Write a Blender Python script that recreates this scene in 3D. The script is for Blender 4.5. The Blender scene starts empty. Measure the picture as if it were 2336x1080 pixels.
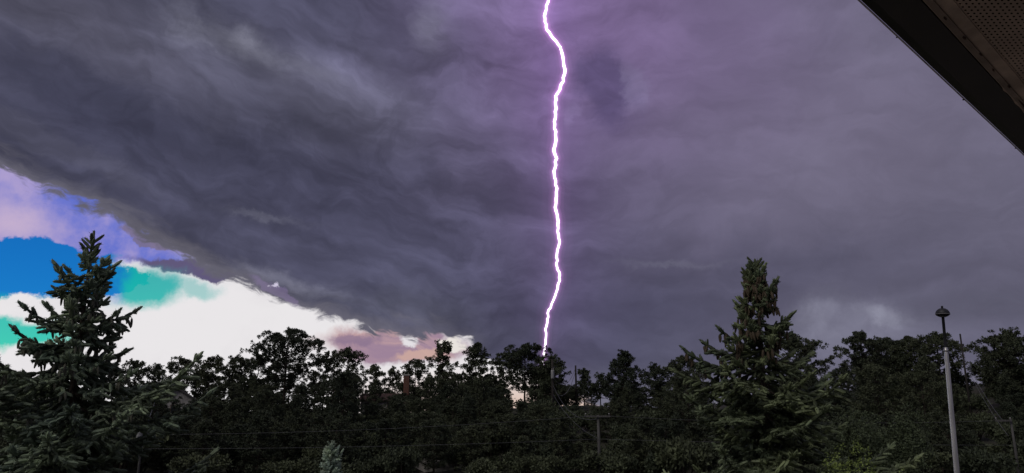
import bpy, math, random
import numpy as np
from mathutils import Vector, Matrix
R = math.radians
sc = bpy.context.scene
col = sc.collection

# ------------------------------------------------------------------ camera
EYE = 3.6
PITCH = R(13.4)
FPX = 1765.0                      # focal length in photograph pixels (2336 wide)
cam_d = bpy.data.cameras.new('camera'); cam = bpy.data.objects.new('camera', cam_d); col.objects.link(cam)
cam.location = (0, 0, EYE); cam.rotation_euler = (R(90) + PITCH, 0, 0)
cam_d.sensor_fit = 'HORIZONTAL'; cam_d.sensor_width = 36.0; cam_d.lens = 36.0 * FPX / 2336.0
cam_d.clip_start = 0.05; cam_d.clip_end = 20000
sc.camera = cam
CP, SP = math.cos(PITCH), math.sin(PITCH)
def ray(px, py):
    a, b = px - 1168.0, 540.0 - py
    return Vector((a, FPX * CP - b * SP, b * CP + FPX * SP))
def at(px, py, d):                # world point standing d metres out (y) along that line of sight
    r = ray(px, py); return Vector((r.x / r.y * d, d, EYE + r.z / r.y * d))
def azel(px, py):
    r = ray(px, py).normalized(); return math.degrees(math.atan2(r.x, r.y)), math.degrees(math.asin(r.z))

# ------------------------------------------------------------------ view + sun
sc.view_settings.view_transform = 'Standard'; sc.view_settings.look = 'None'
sc.view_settings.exposure = 0.0; sc.view_settings.gamma = 1.0
SUN_AZ, SUN_EL = R(-138), R(46)
sun_d = bpy.data.lights.new('sun', 'SUN'); sun = bpy.data.objects.new('sun', sun_d); col.objects.link(sun)
sun_d.energy = 0.95; sun_d.angle = R(40); sun_d.color = (1.0, 0.96, 0.9)
sv = Vector((math.sin(SUN_AZ) * math.cos(SUN_EL), math.cos(SUN_AZ) * math.cos(SUN_EL), math.sin(SUN_EL)))
sun.rotation_euler = sv.to_track_quat('Z', 'Y').to_euler(); sun.location = (-20, -10, 40)

# ------------------------------------------------------------------ world: clear sky behind a storm deck
def lin(r, g, b):
    f = lambda c: (c / 255 / 12.92) if c / 255 <= .04045 else ((c / 255 + .055) / 1.055) ** 2.4
    return (f(r), f(g), f(b))
world = bpy.data.worlds.new('World'); sc.world = world; world.use_nodes = True
nt = world.node_tree; nt.nodes.clear()
class NB:
    def __init__(s, tree): s.t = tree
    def n(s, kind, **kw):
        nd = s.t.nodes.new(kind)
        for k, v in kw.items(): setattr(nd, k, v)
        return nd
    def put(s, sock, v):
        if isinstance(v, bpy.types.NodeSocket): s.t.links.new(v, sock)
        elif isinstance(v, (tuple, list)) and len(v) == 3 and sock.type == 'RGBA': sock.default_value = (*v, 1)
        else: sock.default_value = v
    def m(s, op, a, b=None, c=None, clamp=False):
        nd = s.n('ShaderNodeMath', operation=op, use_clamp=clamp)
        s.put(nd.inputs[0], a)
        if b is not None: s.put(nd.inputs[1], b)
        if c is not None: s.put(nd.inputs[2], c)
        return nd.outputs[0]
    def add(s, a, b): return s.m('ADD', a, b)
    def sub(s, a, b): return s.m('SUBTRACT', a, b)
    def mul(s, a, b): return s.m('MULTIPLY', a, b)
    def xyz(s, x, y, z):
        nd = s.n('ShaderNodeCombineXYZ')
        for i, v in enumerate((x, y, z)): s.put(nd.inputs[i], v)
        return nd.outputs[0]
    def noise(s, vec, scale, detail=4.0, rough=.55, dist=0.0):
        nd = s.n('ShaderNodeTexNoise'); s.put(nd.inputs['Vector'], vec)
        nd.inputs['Scale'].default_value = scale; nd.inputs['Detail'].default_value = detail
        nd.inputs['Roughness'].default_value = rough; nd.inputs['Distortion'].default_value = dist
        return nd
    def mix(s, f, a, b, mode='MIX'):
        nd = s.n('ShaderNodeMix', data_type='RGBA', blend_type=mode)
        s.put(nd.inputs[0], f); s.put(nd.inputs[6], a); s.put(nd.inputs[7], b)
        return nd.outputs[2]
    def step(s, x, lo, hi):
        nd = s.n('ShaderNodeMapRange', interpolation_type='SMOOTHSTEP')
        s.put(nd.inputs[0], x); s.put(nd.inputs[1], lo); s.put(nd.inputs[2], hi)
        return nd.outputs[0]
B = NB(nt)
tc = B.n('ShaderNodeTexCoord').outputs['Generated']
sep = B.n('ShaderNodeSeparateXYZ'); B.put(sep.inputs[0], tc)
X, Y, Z = sep.outputs
AZ = B.mul(B.m('ARCTAN2', X, Y), 180 / math.pi)
EL = B.mul(B.m('ARCSINE', Z), 180 / math.pi)
den = B.add(B.m('MAXIMUM', Z, 0.0), .16)
QX, QY = B.m('DIVIDE', X, den), B.m('DIVIDE', Y, den)
w1 = B.n('ShaderNodeSeparateColor'); B.put(w1.inputs[0], B.noise(tc, 5.0, 4, .6).outputs['Color'])
w2 = B.n('ShaderNodeSeparateColor'); B.put(w2.inputs[0], B.noise(tc, 22.0, 5, .65).outputs['Color'])
def warp(base, i, a, b):
    return B.add(base, B.add(B.mul(B.sub(w1.outputs[i], .5), a), B.mul(B.sub(w2.outputs[i], .5), b)))
AW, EW = warp(AZ, 0, 9.0, 2.6), warp(EL, 1, 6.0, 1.8)        # loosely torn cloud coordinates
AT, ET = warp(AZ, 0, 2.6, 3.4), warp(EL, 1, 2.0, 2.3)        # tighter, for ragged edges
PD = math.degrees(1 / FPX)
def blob(px, py, sx, sy, rot=0.0, tight=False, power=1.0):
    a0, e0 = azel(px, py); c, s = math.cos(R(rot)), math.sin(R(rot))
    a, e = (AT, ET) if tight else (AW, EW)
    da, de = B.sub(a, a0), B.sub(e, e0)
    u = B.mul(B.add(B.mul(da, c), B.mul(de, s)), 1 / (sx * PD))
    v = B.mul(B.sub(B.mul(de, c), B.mul(da, s)), 1 / (sy * PD))
    return B.m('EXPONENT', B.mul(B.add(B.mul(u, u), B.mul(v, v)), -power))

# streaked underside of the deck: bands run down towards the far rim and level out under the storm core
k_ = B.sub(AZ, -2.0)
slope = B.mul(B.sub(B.m('SQRT', B.add(B.mul(k_, k_), 36.0)), k_), .5)      # soft ramp, nought on the right
SVv = B.sub(EL, B.mul(slope, .24))
SVw = B.add(SVv, B.add(B.mul(B.sub(w1.outputs[2], .5), 6.5), B.mul(B.sub(w2.outputs[2], .5), .7)))
def streak(fu, fv, seed, det=6, rough=.55, dist=.3):
    return B.noise(B.xyz(B.mul(AZ, fu), B.mul(SVw, fv), seed), 1.0, det, rough, dist).outputs[0]
st1 = streak(.035, .14, 3.0, 7, .55, .5)
st2 = streak(.085, .40, 9.0, 5, .52, .4)
st3 = B.noise(B.xyz(B.mul(AW, .07), B.mul(EW, .10), 1.7), 1.0, 8, .6, .4).outputs[0]
st4 = streak(.30, 1.3, 21.0, 5, .6, .3)
st5 = B.noise(B.xyz(B.mul(AW, .15), B.mul(SVw, .27), 31.0), 1.0, 8, .62, .8).outputs[0]
tex0 = B.add(B.mul(B.sub(st5, .5), .8), B.add(B.mul(B.sub(B.step(st2, .40, .60), .5), .06), B.mul(B.sub(B.step(st5, .44, .56), .5), .05)))
tex = B.add(B.add(B.mul(B.sub(st1, .5), .95), B.mul(B.sub(st2, .5), .75)), B.add(B.mul(B.sub(st3, .5), .75), B.mul(B.sub(st4, .5), .12)))
soft = B.step(AZ, -6, 18)                                    # rain-smooth towards the right
tex = B.mul(B.add(tex, tex0), B.sub(1.0, B.mul(soft, .62)))
deck = lin(79, 78, 93)
def over(c, f, colr): return B.mix(f, c, colr)
D = deck
D = over(D, B.mul(blob(120, 60, 420, 130, -8), .8), lin(100, 97, 108))
D = over(D, B.mul(blob(760, 240, 300, 90, -10), .6), lin(101, 99, 111))
D = over(D, B.mul(blob(180, 240, 230, 110, -15), .7), lin(67, 67, 82))
D = over(D, B.mul(B.step(blob(190, 215, 190, 62, -24, True), .2, .62), .45), lin(62, 62, 77))
D = over(D, B.mul(B.step(blob(120, 330, 230, 30, -18, True), .2, .7), .35), lin(96, 94, 105))
D = over(D, B.mul(B.step(blob(420, 300, 220, 34, -20, True), .2, .7), .35), lin(66, 66, 80))
D = over(D, B.mul(blob(760, 470, 520, 110, -14), .85), lin(70, 69, 84))
D = over(D, B.mul(blob(1500, 600, 380, 120, -5), .6), lin(78, 76, 93))
D = over(D, B.step(AZ, 5, 22), lin(101, 98, 111))
D = over(D, B.mul(blob(1980, 300, 560, 320, 0), .85), lin(119, 112, 126))
D = over(D, B.mul(blob(1750, 600, 330, 75, -6), .55), lin(84, 82, 96))
D = over(D, B.mul(blob(2250, 700, 220, 40, 0), .5), lin(90, 88, 98))
D = over(D, B.mul(blob(960, 720, 240, 40, -6), .6), lin(90, 90, 99))
D = over(D, B.mul(blob(1180, 720, 130, 24, 10, True), .5), lin(68, 66, 80))
D = over(D, B.mul(blob(1400, 690, 400, 105, 0), .55), lin(70, 69, 85))
# purple light of the flash painted into the cloud colour about the stroke
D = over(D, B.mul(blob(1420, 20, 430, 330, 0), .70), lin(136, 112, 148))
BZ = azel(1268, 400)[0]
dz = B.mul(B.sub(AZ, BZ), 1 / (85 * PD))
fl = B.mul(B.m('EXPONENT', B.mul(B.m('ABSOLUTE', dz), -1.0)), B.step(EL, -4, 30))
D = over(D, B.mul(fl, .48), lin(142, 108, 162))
D = over(D, B.mul(B.step(blob(1390, 200, 72, 100, 15, True), .12, .75), .8), lin(88, 76, 106))
D = over(D, B.mul(B.step(blob(1450, 200, 30, 60, 10, True), .2, .8), .45), lin(134, 122, 148))
D = over(D, B.mul(B.step(blob(1310, 265, 22, 26, 0, True), .2, .8), .4), lin(140, 122, 156))
# bright torn spots
for (px, py, sx, sy, k, rr) in ((560, 90, 42, 26, .8, 8), (450, 50, 60, 40, .5, -20), (600, 130, 150, 26, .35, -10), (985, 70, 40, 60, .2, 0),
        (1875, 722, 42, 34, .8, 0), (2008, 726, 46, 20, .9, -10), (1940, 770, 150, 40, .4, 0), (2018, 735, 22, 10, .9, -10), (1850, 800, 90, 40, .35, 0), (580, 492, 90, 6, .25, -4),
        (1540, 592, 110, 6, .12, -2), (640, 640, 130, 14, .4, -12)):
    D = over(D, B.mul(B.mul(blob(px, py, sx, sy, rr, True), B.step(st3, .30, .62)), min(1, k * 1.5)), lin(146, 144, 153))
D = over(D, B.mul(B.step(blob(640, 672, 80, 12, -22, True), .3, .7), .5), lin(140, 118, 158))
D = over(D, B.step(blob(632, 656, 9, 5, 10, True), .3, .9), lin(215, 205, 215))
gain = B.mul(B.m('EXPONENT', B.mul(tex, 1.22)), .97)
dk = B.n('ShaderNodeVectorMath', operation='SCALE'); B.put(dk.inputs[0], D); B.put(dk.inputs['Scale'], gain)
D = B.mix(1.0, dk.outputs[0], (.93, .96, 1.10), 'MULTIPLY')
D = over(D, B.mul(B.step(EL, 4.5, 0.5), .35), lin(156, 154, 164))

# the gap under the deck: sunlit bank, clear patches, mauve scraps
rc = B.n('ShaderNodeFloatCurve'); A0, A1, E0, E1 = -75.0, 20.0, -5.0, 35.0
pts = [(-75, 2), (-62, 12), (-50, 19)] + [azel(x, y) for x, y in ((-60, 362), (0, 388), (100, 436), (210, 476), (330, 535), (440, 596), (560, 642), (640, 686), (720, 712), (800, 736),
      (840, 752), (920, 764), (1010, 768), (1080, 785), (1150, 830), (1240, 862), (1340, 905), (1450, 975))] + [(20, -4)]
cm = rc.mapping; cu = cm.curves[0]
cp = [((a - A0) / (A1 - A0), (e - E0) / (E1 - E0)) for a, e in pts]
cu.points[0].location = cp[0]; cu.points[1].location = cp[-1]
for p in cp[1:-1]: cu.points.new(*p)
for p in cu.points: p.handle_type = 'VECTOR'
cm.update()
B.put(rc.inputs['Value'], B.m('DIVIDE', B.sub(warp(AZ, 0, 2.0, 1.0), A0), A1 - A0, clamp=True))
edge = B.add(B.mul(rc.outputs[0], E1 - E0), E0)
below = B.sub(edge, B.add(warp(EL, 1, 1.6, 1.2), B.mul(B.sub(streak(.22, .9, 5.0, 6, .62), .5), 3.4)))                      # degrees beneath the deck's rim
gap = B.step(below, -0.12, 0.45)
rim = B.mul(B.step(below, -1.7, 0.2), B.step(AZ, 2, -10))
D = over(D, B.mul(rim, .38), lin(132, 128, 136))
G = lin(233, 230, 232)
fine = B.noise(tc, 9.0, 6, .6).outputs[0]
G = over(G, B.mul(B.step(fine, .45, .7), .25), lin(196, 192, 198))
low = B.step(EL, 4.2, 1.0)
G = over(G, B.mul(B.mul(low, B.step(AZ, -16, -4)), .75), lin(214, 180, 160))
# violet veil over the upper left of the gap
veil = B.mul(B.step(below, 4.6, 2.6), B.step(AZ, -19.5, -22.5))
veil2 = B.mul(B.step(ET, azel(0, 585)[1], azel(0, 562)[1]), B.step(AT, azel(520, 560)[0], azel(380, 560)[0]))
vcol = B.mix(B.step(fine, .46, .68), lin(88, 108, 204), lin(166, 154, 206))
vcol = over(vcol, B.mul(blob(20, 505, 85, 50, -20, True), .9), lin(200, 178, 206))
G = over(G, veil2, vcol)
G = over(G, B.mul(blob(420, 560, 70, 26, -25, True), .75), lin(160, 146, 196))
G = over(G, B.step(blob(440, 612, 130, 16, -4, True), .25, .6), lin(96, 88, 122))
G = over(G, B.mul(B.step(blob(330, 545, 60, 12, -8, True), .3, .6), .8), lin(120, 108, 128))
# mauve and peach scraps by the ridge
G = over(G, B.step(blob(900, 790, 190, 42, -4, True), .25, .6), B.mix(B.step(st2, .4, .62), lin(156, 130, 152), lin(204, 168, 164)))
G = over(G, B.mul(B.step(blob(800, 775, 80, 16, 4, True), .25, .8), .8), lin(138, 116, 142))
G = over(G, B.mul(B.step(blob(960, 815, 90, 16, 0, True), .3, .7), .8), lin(206, 170, 158))
G = over(G, B.step(B.mul(blob(926, 781, 36, 16, 0, True), B.add(.35, B.mul(st4, 1.3))), .35, .75), lin(226, 222, 226))
G = over(G, B.step(B.mul(blob(1036, 788, 34, 22, -10, True), B.add(.35, B.mul(st4, 1.3))), .35, .75), lin(232, 226, 220))
# holes to the clear sky
h1 = B.step(blob(60, 608, 225, 55, 0, True), .30, .40)
h1 = B.mul(h1, B.sub(1.0, B.step(blob(370, 600, 95, 26, 0, True), .3, .5)))
h2 = B.mul(B.step(blob(325, 655, 88, 40, 8, True), .15, .8), .95)
h2 = B.m('MAXIMUM', h2, B.mul(B.step(blob(440, 655, 60, 24, 0, True), .2, .9), .55))
h3 = B.mul(B.step(blob(10, 758, 130, 34, 0, True), .25, .7), .95)
hole = B.m('MAXIMUM', h1, B.m('MAXIMUM', h2, h3))
hole = B.mul(hole, gap)
cloud = B.mix(gap, D, G)
sky = B.n('ShaderNodeTexSky', sky_type='NISHITA'); sky.sun_disc = False
sky.sun_elevation = SUN_EL; sky.sun_rotation = SUN_AZ; sky.ozone_density = 4.0; sky.dust_density = .2
cy = B.m('MAXIMUM', B.step(EL, azel(100, 668)[1], azel(100, 700)[1]), B.step(AT, azel(235, 640)[0], azel(300, 640)[0]))
tint = B.mix(cy, (.040, .47, .98), (.045, 1.10, .72))
clear = B.mix(1.0, sky.outputs[0], tint, 'MULTIPLY')
bg1 = B.n('ShaderNodeBackground'); B.put(bg1.inputs[0], clear); bg1.inputs[1].default_value = .10
bg2 = B.n('ShaderNodeBackground'); B.put(bg2.inputs[0], cloud); bg2.inputs[1].default_value = 1.0
mx = B.n('ShaderNodeMixShader'); B.put(mx.inputs[0], hole); nt.links.new(bg2.outputs[0], mx.inputs[1]); nt.links.new(bg1.outputs[0], mx.inputs[2])
wo = B.n('ShaderNodeOutputWorld'); nt.links.new(mx.outputs[0], wo.inputs[0])
world.cycles.sampling_method = 'MANUAL'; world.cycles.sample_map_resolution = 512

# ------------------------------------------------------------------ materials
MATS = {}
def mat(name, colr, rough=.8, metal=0.0, vary=.25, scale=8.0, bump=0.0, attr=False, spec=.3, col2=None, stretch=None):
    if name in MATS: return MATS[name]
    m_ = bpy.data.materials.new(name); m_.use_nodes = True; t = m_.node_tree; t.nodes.clear(); b = NB(t)
    p = b.n('ShaderNodeBsdfPrincipled'); o = b.n('ShaderNodeOutputMaterial'); t.links.new(p.outputs[0], o.inputs[0])
    co = b.n('ShaderNodeTexCoord').outputs['Object']
    if stretch:
        mp = b.n('ShaderNodeMapping'); b.put(mp.inputs[0], co); mp.inputs['Scale'].default_value = stretch; co = mp.outputs[0]
    nz = b.noise(co, scale, 5, .6).outputs[0]
    lo = tuple(c * (1 - vary) for c in colr); hi = col2 or tuple(min(1, c * (1 + vary)) for c in colr)
    c = b.mix(b.step(nz, .3, .7), lo, hi)
    if attr:
        at_ = b.n('ShaderNodeAttribute', attribute_name='tint'); c = b.mix(1.0, c, at_.outputs['Color'], 'MULTIPLY')
        oi = b.n('ShaderNodeObjectInfo').outputs['Random']
        c = b.mix(1.0, c, b.mix(oi, (.72, .75, .78), (1.3, 1.24, 1.12)), 'MULTIPLY')
    b.put(p.inputs['Base Color'], c); p.inputs['Roughness'].default_value = rough; p.inputs['Metallic'].default_value = metal
    p.inputs['Specular IOR Level'].default_value = spec
    if bump:
        bp = b.n('ShaderNodeBump'); bp.inputs['Strength'].default_value = bump; bp.inputs['Distance'].default_value = .02
        b.put(bp.inputs['Height'], b.noise(co, scale * 3, 6, .65).outputs[0]); t.links.new(bp.outputs[0], p.inputs['Normal'])
    MATS[name] = m_; return m_
M_PINE = mat('pine_needles', (.062, .074, .045), .75, attr=True, scale=.6)
M_BARK = mat('pine_bark', (.055, .042, .033), .9, scale=3, bump=.5)
M_SPR_L = mat('spruce_needles_grey_green', (.118, .152, .104), .6, attr=True, scale=2)
M_SPR_R = mat('spruce_needles_green', (.086, .106, .060), .6, attr=True, scale=2)
M_SPR_S = mat('spruce_needles_pale', (.22, .275, .22), .6, attr=True, scale=2)
M_TWIG = mat('spruce_bark', (.065, .05, .04), .9, scale=12, bump=.4)
M_CONE_G = mat('green_cone', (.14, .14, .10), .6, scale=60, bump=.6)
M_CONE_B = mat('brown_cone', (.10, .073, .046), .6, scale=60, bump=.6)
M_SHRUB = mat('shrub_leaf', (.070, .084, .048), .7, attr=True, scale=1)
M_LIME = mat('lime_leaf', (.20, .26, .07), .6, attr=True, scale=3)
M_GROUND = mat('dry_ground', (.060, .052, .040), .95, scale=.35, bump=.6, col2=(.045, .048, .032))
M_ROCK = mat('granite', (.19, .175, .155), .9, scale=1.5, bump=.8)
M_POLE = mat('weathered_pole', (.035, .030, .027), .9, scale=2, bump=.4, stretch=(6, 6, .6))
M_GREYPOLE = mat('grey_pole', (.10, .095, .09), .85, scale=2, bump=.3, stretch=(6, 6, .6))
M_WIRE = mat('wire', (.16, .16, .165), .5, .2)
M_CAN = mat('transformer_paint', (.42, .42, .42), .45)
M_PORC = mat('porcelain', (.3, .29, .27), .3)
M_GALV = mat('galvanised_steel', (.62, .60, .57), .36, .8, vary=.2, scale=2, stretch=(8, 8, .5))
M_LAMPDK = mat('dark_lamp_paint', (.035, .035, .038), .5, .2)
M_LENS = mat('lamp_lens', (.33, .32, .32), .25)
M_GUTTER = mat('black_gutter', (.010, .010, .011), .45, vary=.3, scale=6)
M_LIP = mat('bright_gutter_lip', (.62, .60, .62), .3, .9, scale=20)  # pale metal, so the bead reflects the sky as a bright edge line
M_SOFFIT = mat('brown_soffit', (.43, .345, .285), .7, vary=.18, scale=5, stretch=(1, 1, 1))
M_TRIM = mat('soffit_channel', (.47, .38, .31), .6, vary=.3, scale=9, bump=.2)
M_TRIM2 = mat('soffit_flange', (.27, .22, .185), .7, vary=.3, scale=9, bump=.2)
M_DIRT = mat('dark_stain', (.05, .03, .024), .9)
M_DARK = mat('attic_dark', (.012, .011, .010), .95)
M_DECK = mat('pale_timber', (.42, .36, .29), .8, scale=3, stretch=(1, 1, 1))
M_WALL = mat('tan_siding', (.40, .36, .30), .8, scale=2)
M_SHINGLE = mat('asphalt_shingle', (.06, .055, .052), .95, scale=20, bump=.4)
M_BRICK = mat('red_brick', (.15, .07, .05), .9, scale=5)
M_MORTAR = mat('mortar', (.22, .20, .18), .9)
M_PALEWALL = mat('pale_cabin_wall', (.38, .36, .33), .8, scale=2)
M_ROOFRED = mat('red_brown_roof', (.07, .04, .033), .8, scale=4)
M_GLASS = mat('window_glass', (.03, .035, .04), .1, spec=.6)
M_WOODTRIM = mat('wood_trim', (.16, .12, .09), .8)

# ------------------------------------------------------------------ geometry helpers
class Geo:
    def __init__(s): s.v, s.f, s.c, s.n = [], [], [], 0
    def add(s, v, f, c=None):
        v = np.asarray(v, float); f = np.asarray(f, int)
        s.v.append(v); s.f.append(f + s.n); s.n += len(v)
        s.c.append(np.ones((len(v), 3)) if c is None else np.broadcast_to(np.asarray(c, float), (len(v), 3)))
        return s
    def tube(s, pts, rad, sides=5, cap=True, c=None):
        P = np.array([tuple(p) for p in pts], float); n = len(P)
        rad = np.broadcast_to(np.asarray(rad, float), (n,))
        T = np.gradient(P, axis=0); T /= np.linalg.norm(T, axis=1)[:, None] + 1e-12
        ref = np.array([0, 0, 1.0]) if abs(T[:, 2]).mean() < .8 else np.array([1.0, 0, 0])
        U = np.cross(T, ref); U /= np.linalg.norm(U, axis=1)[:, None] + 1e-12
        W = np.cross(T, U)
        a = np.arange(sides) * 2 * math.pi / sides
        V = P[:, None, :] + rad[:, None, None] * (np.cos(a)[None, :, None] * U[:, None, :] + np.sin(a)[None, :, None] * W[:, None, :])
        V = V.reshape(-1, 3); F = []
        for i in range(n - 1):
            for j in range(sides):
                k = (j + 1) % sides; a0, b0, c0, d0 = i * sides + j, i * sides + k, (i + 1) * sides + k, (i + 1) * sides + j
                F += [(a0, b0, c0), (a0, c0, d0)]
        if cap:
            V = np.vstack([V, P[0], P[-1]]); q = len(V)
            for j in range(sides):
                k = (j + 1) % sides; F += [(q - 2, k, j), (q - 1, (n - 1) * sides + j, (n - 1) * sides + k)]
        return s.add(V, F, c)
    def box(s, c0, size, M=None):
        x, y, z = (np.array(size) / 2)
        V = np.array([(-x, -y, -z), (x, -y, -z), (x, y, -z), (-x, y, -z), (-x, -y, z), (x, -y, z), (x, y, z), (-x, y, z)], float)
        if M is not None: V = V @ np.array(M).T
        V += np.array(tuple(c0))
        Q = [(0, 3, 2, 1), (4, 5, 6, 7), (0, 1, 5, 4), (1, 2, 6, 5), (2, 3, 7, 6), (3, 0, 4, 7)]
        return s.add(V, [t for q in Q for t in ((q[0], q[1], q[2]), (q[0], q[2], q[3]))])
    def lathe(s, prof, sides=20, o=(0, 0, 0)):
        a = np.arange(sides) * 2 * math.pi / sides
        V = np.array([(r * math.cos(t), r * math.sin(t), z) for r, z in prof for t in a]) + np.array(o)
        F = []
        for i in range(len(prof) - 1):
            for j in range(sides):
                k = (j + 1) % sides; A, B_, C, D_ = i * sides + j, i * sides + k, (i + 1) * sides + k, (i + 1) * sides + j
                F += [(A, B_, C), (A, C, D_)]
        return s.add(V, F)
    def mesh(s, name, m_, smooth=False):
        v = np.concatenate(s.v); f = np.concatenate(s.f)
        me = bpy.data.meshes.new(name)
        me.vertices.add(len(v)); me.vertices.foreach_set('co', v.ravel())
        me.loops.add(len(f) * 3); me.loops.foreach_set('vertex_index', f.ravel())
        me.polygons.add(len(f)); me.polygons.foreach_set('loop_start', np.arange(0, len(f) * 3, 3)); me.polygons.foreach_set('loop_total', np.full(len(f), 3))
        me.polygons.foreach_set('use_smooth', np.full(len(f), smooth))
        ca = me.attributes.new('tint', 'FLOAT_COLOR', 'POINT')
        ca.data.foreach_set('color', np.hstack([np.concatenate(s.c), np.ones((len(v), 1))]).ravel())
        me.update(calc_edges=True); me.materials.append(m_)
        return me
    def build(s, name, m_, parent=None, smooth=False):
        return link(name, s.mesh(name, m_, smooth), parent)
def link(name, data, parent=None, loc=None):
    o = bpy.data.objects.new(name, data); col.objects.link(o)
    if parent: o.parent = parent
    if loc is not None: o.location = loc
    return o
def tag(o, label, cat, group=None):
    o['label'] = label; o['category'] = cat
    if group: o['group'] = group
    return o
def thing(name, label, cat, loc=(0, 0, 0), group=None, rz=0.0):
    o = bpy.data.objects.new(name, None); col.objects.link(o); o.location = loc; o.rotation_euler = (0, 0, rz); o.empty_display_size = .2
    return tag(o, label, cat, group)
def nrm(v): return v / (np.linalg.norm(v, axis=-1, keepdims=True) + 1e-12)

# ------------------------------------------------------------------ ground
def ss(a, b, x):
    t = min(1, max(0, (x - a) / (b - a))); return t * t * (3 - 2 * t)
def ground_z(x, y):
    ridge = 4.9 + 3.4 * ss(20, 60, x) - .6 * ss(-20, -70, x) + .5 * math.sin(x * .09) + .3 * math.sin(x * .23 + 1)
    up = ss(40, 100, y) ** 1.05; dn = ss(108, 190, y)
    z = ridge * up * (1 - dn)
    z += (.16 * math.sin(x * .31 + y * .17) + .12 * math.sin(x * .7 - y * .43)) * ss(8, 30, math.hypot(x, y)) * (1 - ss(200, 400, abs(y)))
    return z
xs = sorted(set([-9000, -4000, -1500, -700, -400] + list(np.linspace(-200, 200, 161)) + [400, 700, 1500, 4000, 9000]))
ys = sorted(set([-9000, -3000, -800, -200, -80] + list(np.linspace(-30, 220, 126)) + [300, 500, 900, 2000, 5000, 12000]))
gv = [(x, y, ground_z(x, y)) for y in ys for x in xs]; nx = len(xs); gf = []
for j in range(len(ys) - 1):
    for i in range(nx - 1):
        a = j * nx + i; gf += [(a, a + 1, a + nx + 1), (a, a + nx + 1, a + nx)]
g = Geo().add(gv, gf).build('ground', M_GROUND, smooth=True); g['kind'] = 'structure'

# ------------------------------------------------------------------ house eave over the camera
HE = .70; SQ = math.sqrt(.5)
EV, NV = np.array([SQ, SQ, 0]), np.array([-SQ, SQ, 0])
FR = np.array([EV, NV, (0, 0, 1)]).T
house = thing('house', 'brown eave of the house with a black gutter and a perforated soffit', 'house', (0, 0, 0))
def eb(g_, e0, e1, n0, n1, z0, z1):
    c = EV * (e0 + e1) / 2 + NV * (n0 + n1) / 2 + np.array([0, 0, (z0 + z1) / 2]); return g_.box(c, (e1 - e0, n1 - n0, z1 - z0), FR)
def ext(profile, e0, e1, g_):        # closed profile in (n, z) run along the eave
    n = len(profile); V = [EV * e + NV * p[0] + np.array([0, 0, p[1]]) for e in (e0, e1) for p in profile]; F = []
    for i in range(n):
        k = (i + 1) % n; F += [(i, k, n + k), (i, n + k, n + i)]
    for i in range(1, n - 1): F += [(0, i + 1, i), (n, n + i, n + i + 1)]
    return g_.add(V, F)
Z0 = EYE + HE
E0_, E1_ = -3.5, 8.0
WALL_N = -.42
gut = ext([(.352, Z0 + .004), (.405, Z0 - .002), (.424, Z0 + .003), (.431, Z0 + .03), (.444, Z0 + .075), (.450, Z0 + .10), (.352, Z0 + .10)], E0_, E1_, Geo()).build('gutter', M_GUTTER, house)
Geo().tube([EV * e + NV * .4262 + np.array([0, 0, Z0 + .0025]) for e in np.linspace(E0_, E1_, 40)], .0016, 8).build('gutter_lip', M_LIP, gut, True)
rn = random.Random(4)
for e, n, s in ((1.86, .4275, .0020), (2.31, .4275, .0016), (1.45, .4275, .0014), (1.62, .39, .0022)):          # joint rivets on the lip
    Geo().lathe([(0, -s), (s, -s * .6), (s * 1.2, 0), (s, s * .6), (0, s)], 8, EV * e + NV * n + np.array([0, 0, Z0 + .001])).build('rivet', M_GUTTER, gut)
ext([(.310, Z0 + .006), (.3505, Z0 + .006), (.3505, Z0 + .12), (.310, Z0 + .12)], E0_, E1_, Geo()).build('fascia', M_TRIM, house)
# wavy channel that carries the panel
gq = Geo(); es = np.linspace(E0_, E1_, 460); prof = []
nb = [.3465 + .002 * math.sin(e * 7) + .003 * rn.random() ** 3 for e in es]
V = []; F = []
for e, n_ in zip(es, nb):
    for (n, z) in ((.311, Z0 + .001), (n_, Z0 - .001), (n_, Z0 + .0045), (.311, Z0 + .0055)): V.append(EV * e + NV * n + np.array([0, 0, z]))
for i in range(len(es) - 1):
    for j in range(4):
        k = (j + 1) % 4; a, b, c, d = i * 4 + j, i * 4 + k, i * 4 + 4 + k, i * 4 + 4 + j; F += [(a, b, c), (a, c, d)]
gq.add(V, F).build('soffit_channel', M_TRIM, house)
for k in range(13):                   # torn, stained seam along the channel
    e = 1.05 + k * .115 + rn.uniform(-.06, .06); n = .336 + rn.uniform(-.003, .003); L = rn.choice((.005, .012, .03, .05)); w = rn.uniform(.0012, .0026)
    a = np.linspace(0, 2 * math.pi, 9)[:-1]
    vv = [EV * (e + L * math.cos(t) * rn.uniform(.45, 1)) + NV * (n + w * math.sin(t) * rn.uniform(.7, 1.2)) + np.array([0, 0, Z0 - .0052]) for t in a]
    top = [v + np.array([0, 0, .003]) for v in vv]
    Geo().add(vv + top, [(0, i + 1, i) for i in range(1, 7)] + [t for i in range(8) for t in ((i, (i + 1) % 8, 8 + (i + 1) % 8), (i, 8 + (i + 1) % 8, 8 + i))]).build('rust_stain', M_DIRT, house)
gb = Geo(); eb(gb, E0_, E1_, .333, .3445, Z0 - .0035, Z0 - .0012); gb.build('channel_flange', M_TRIM2, house)
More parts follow.
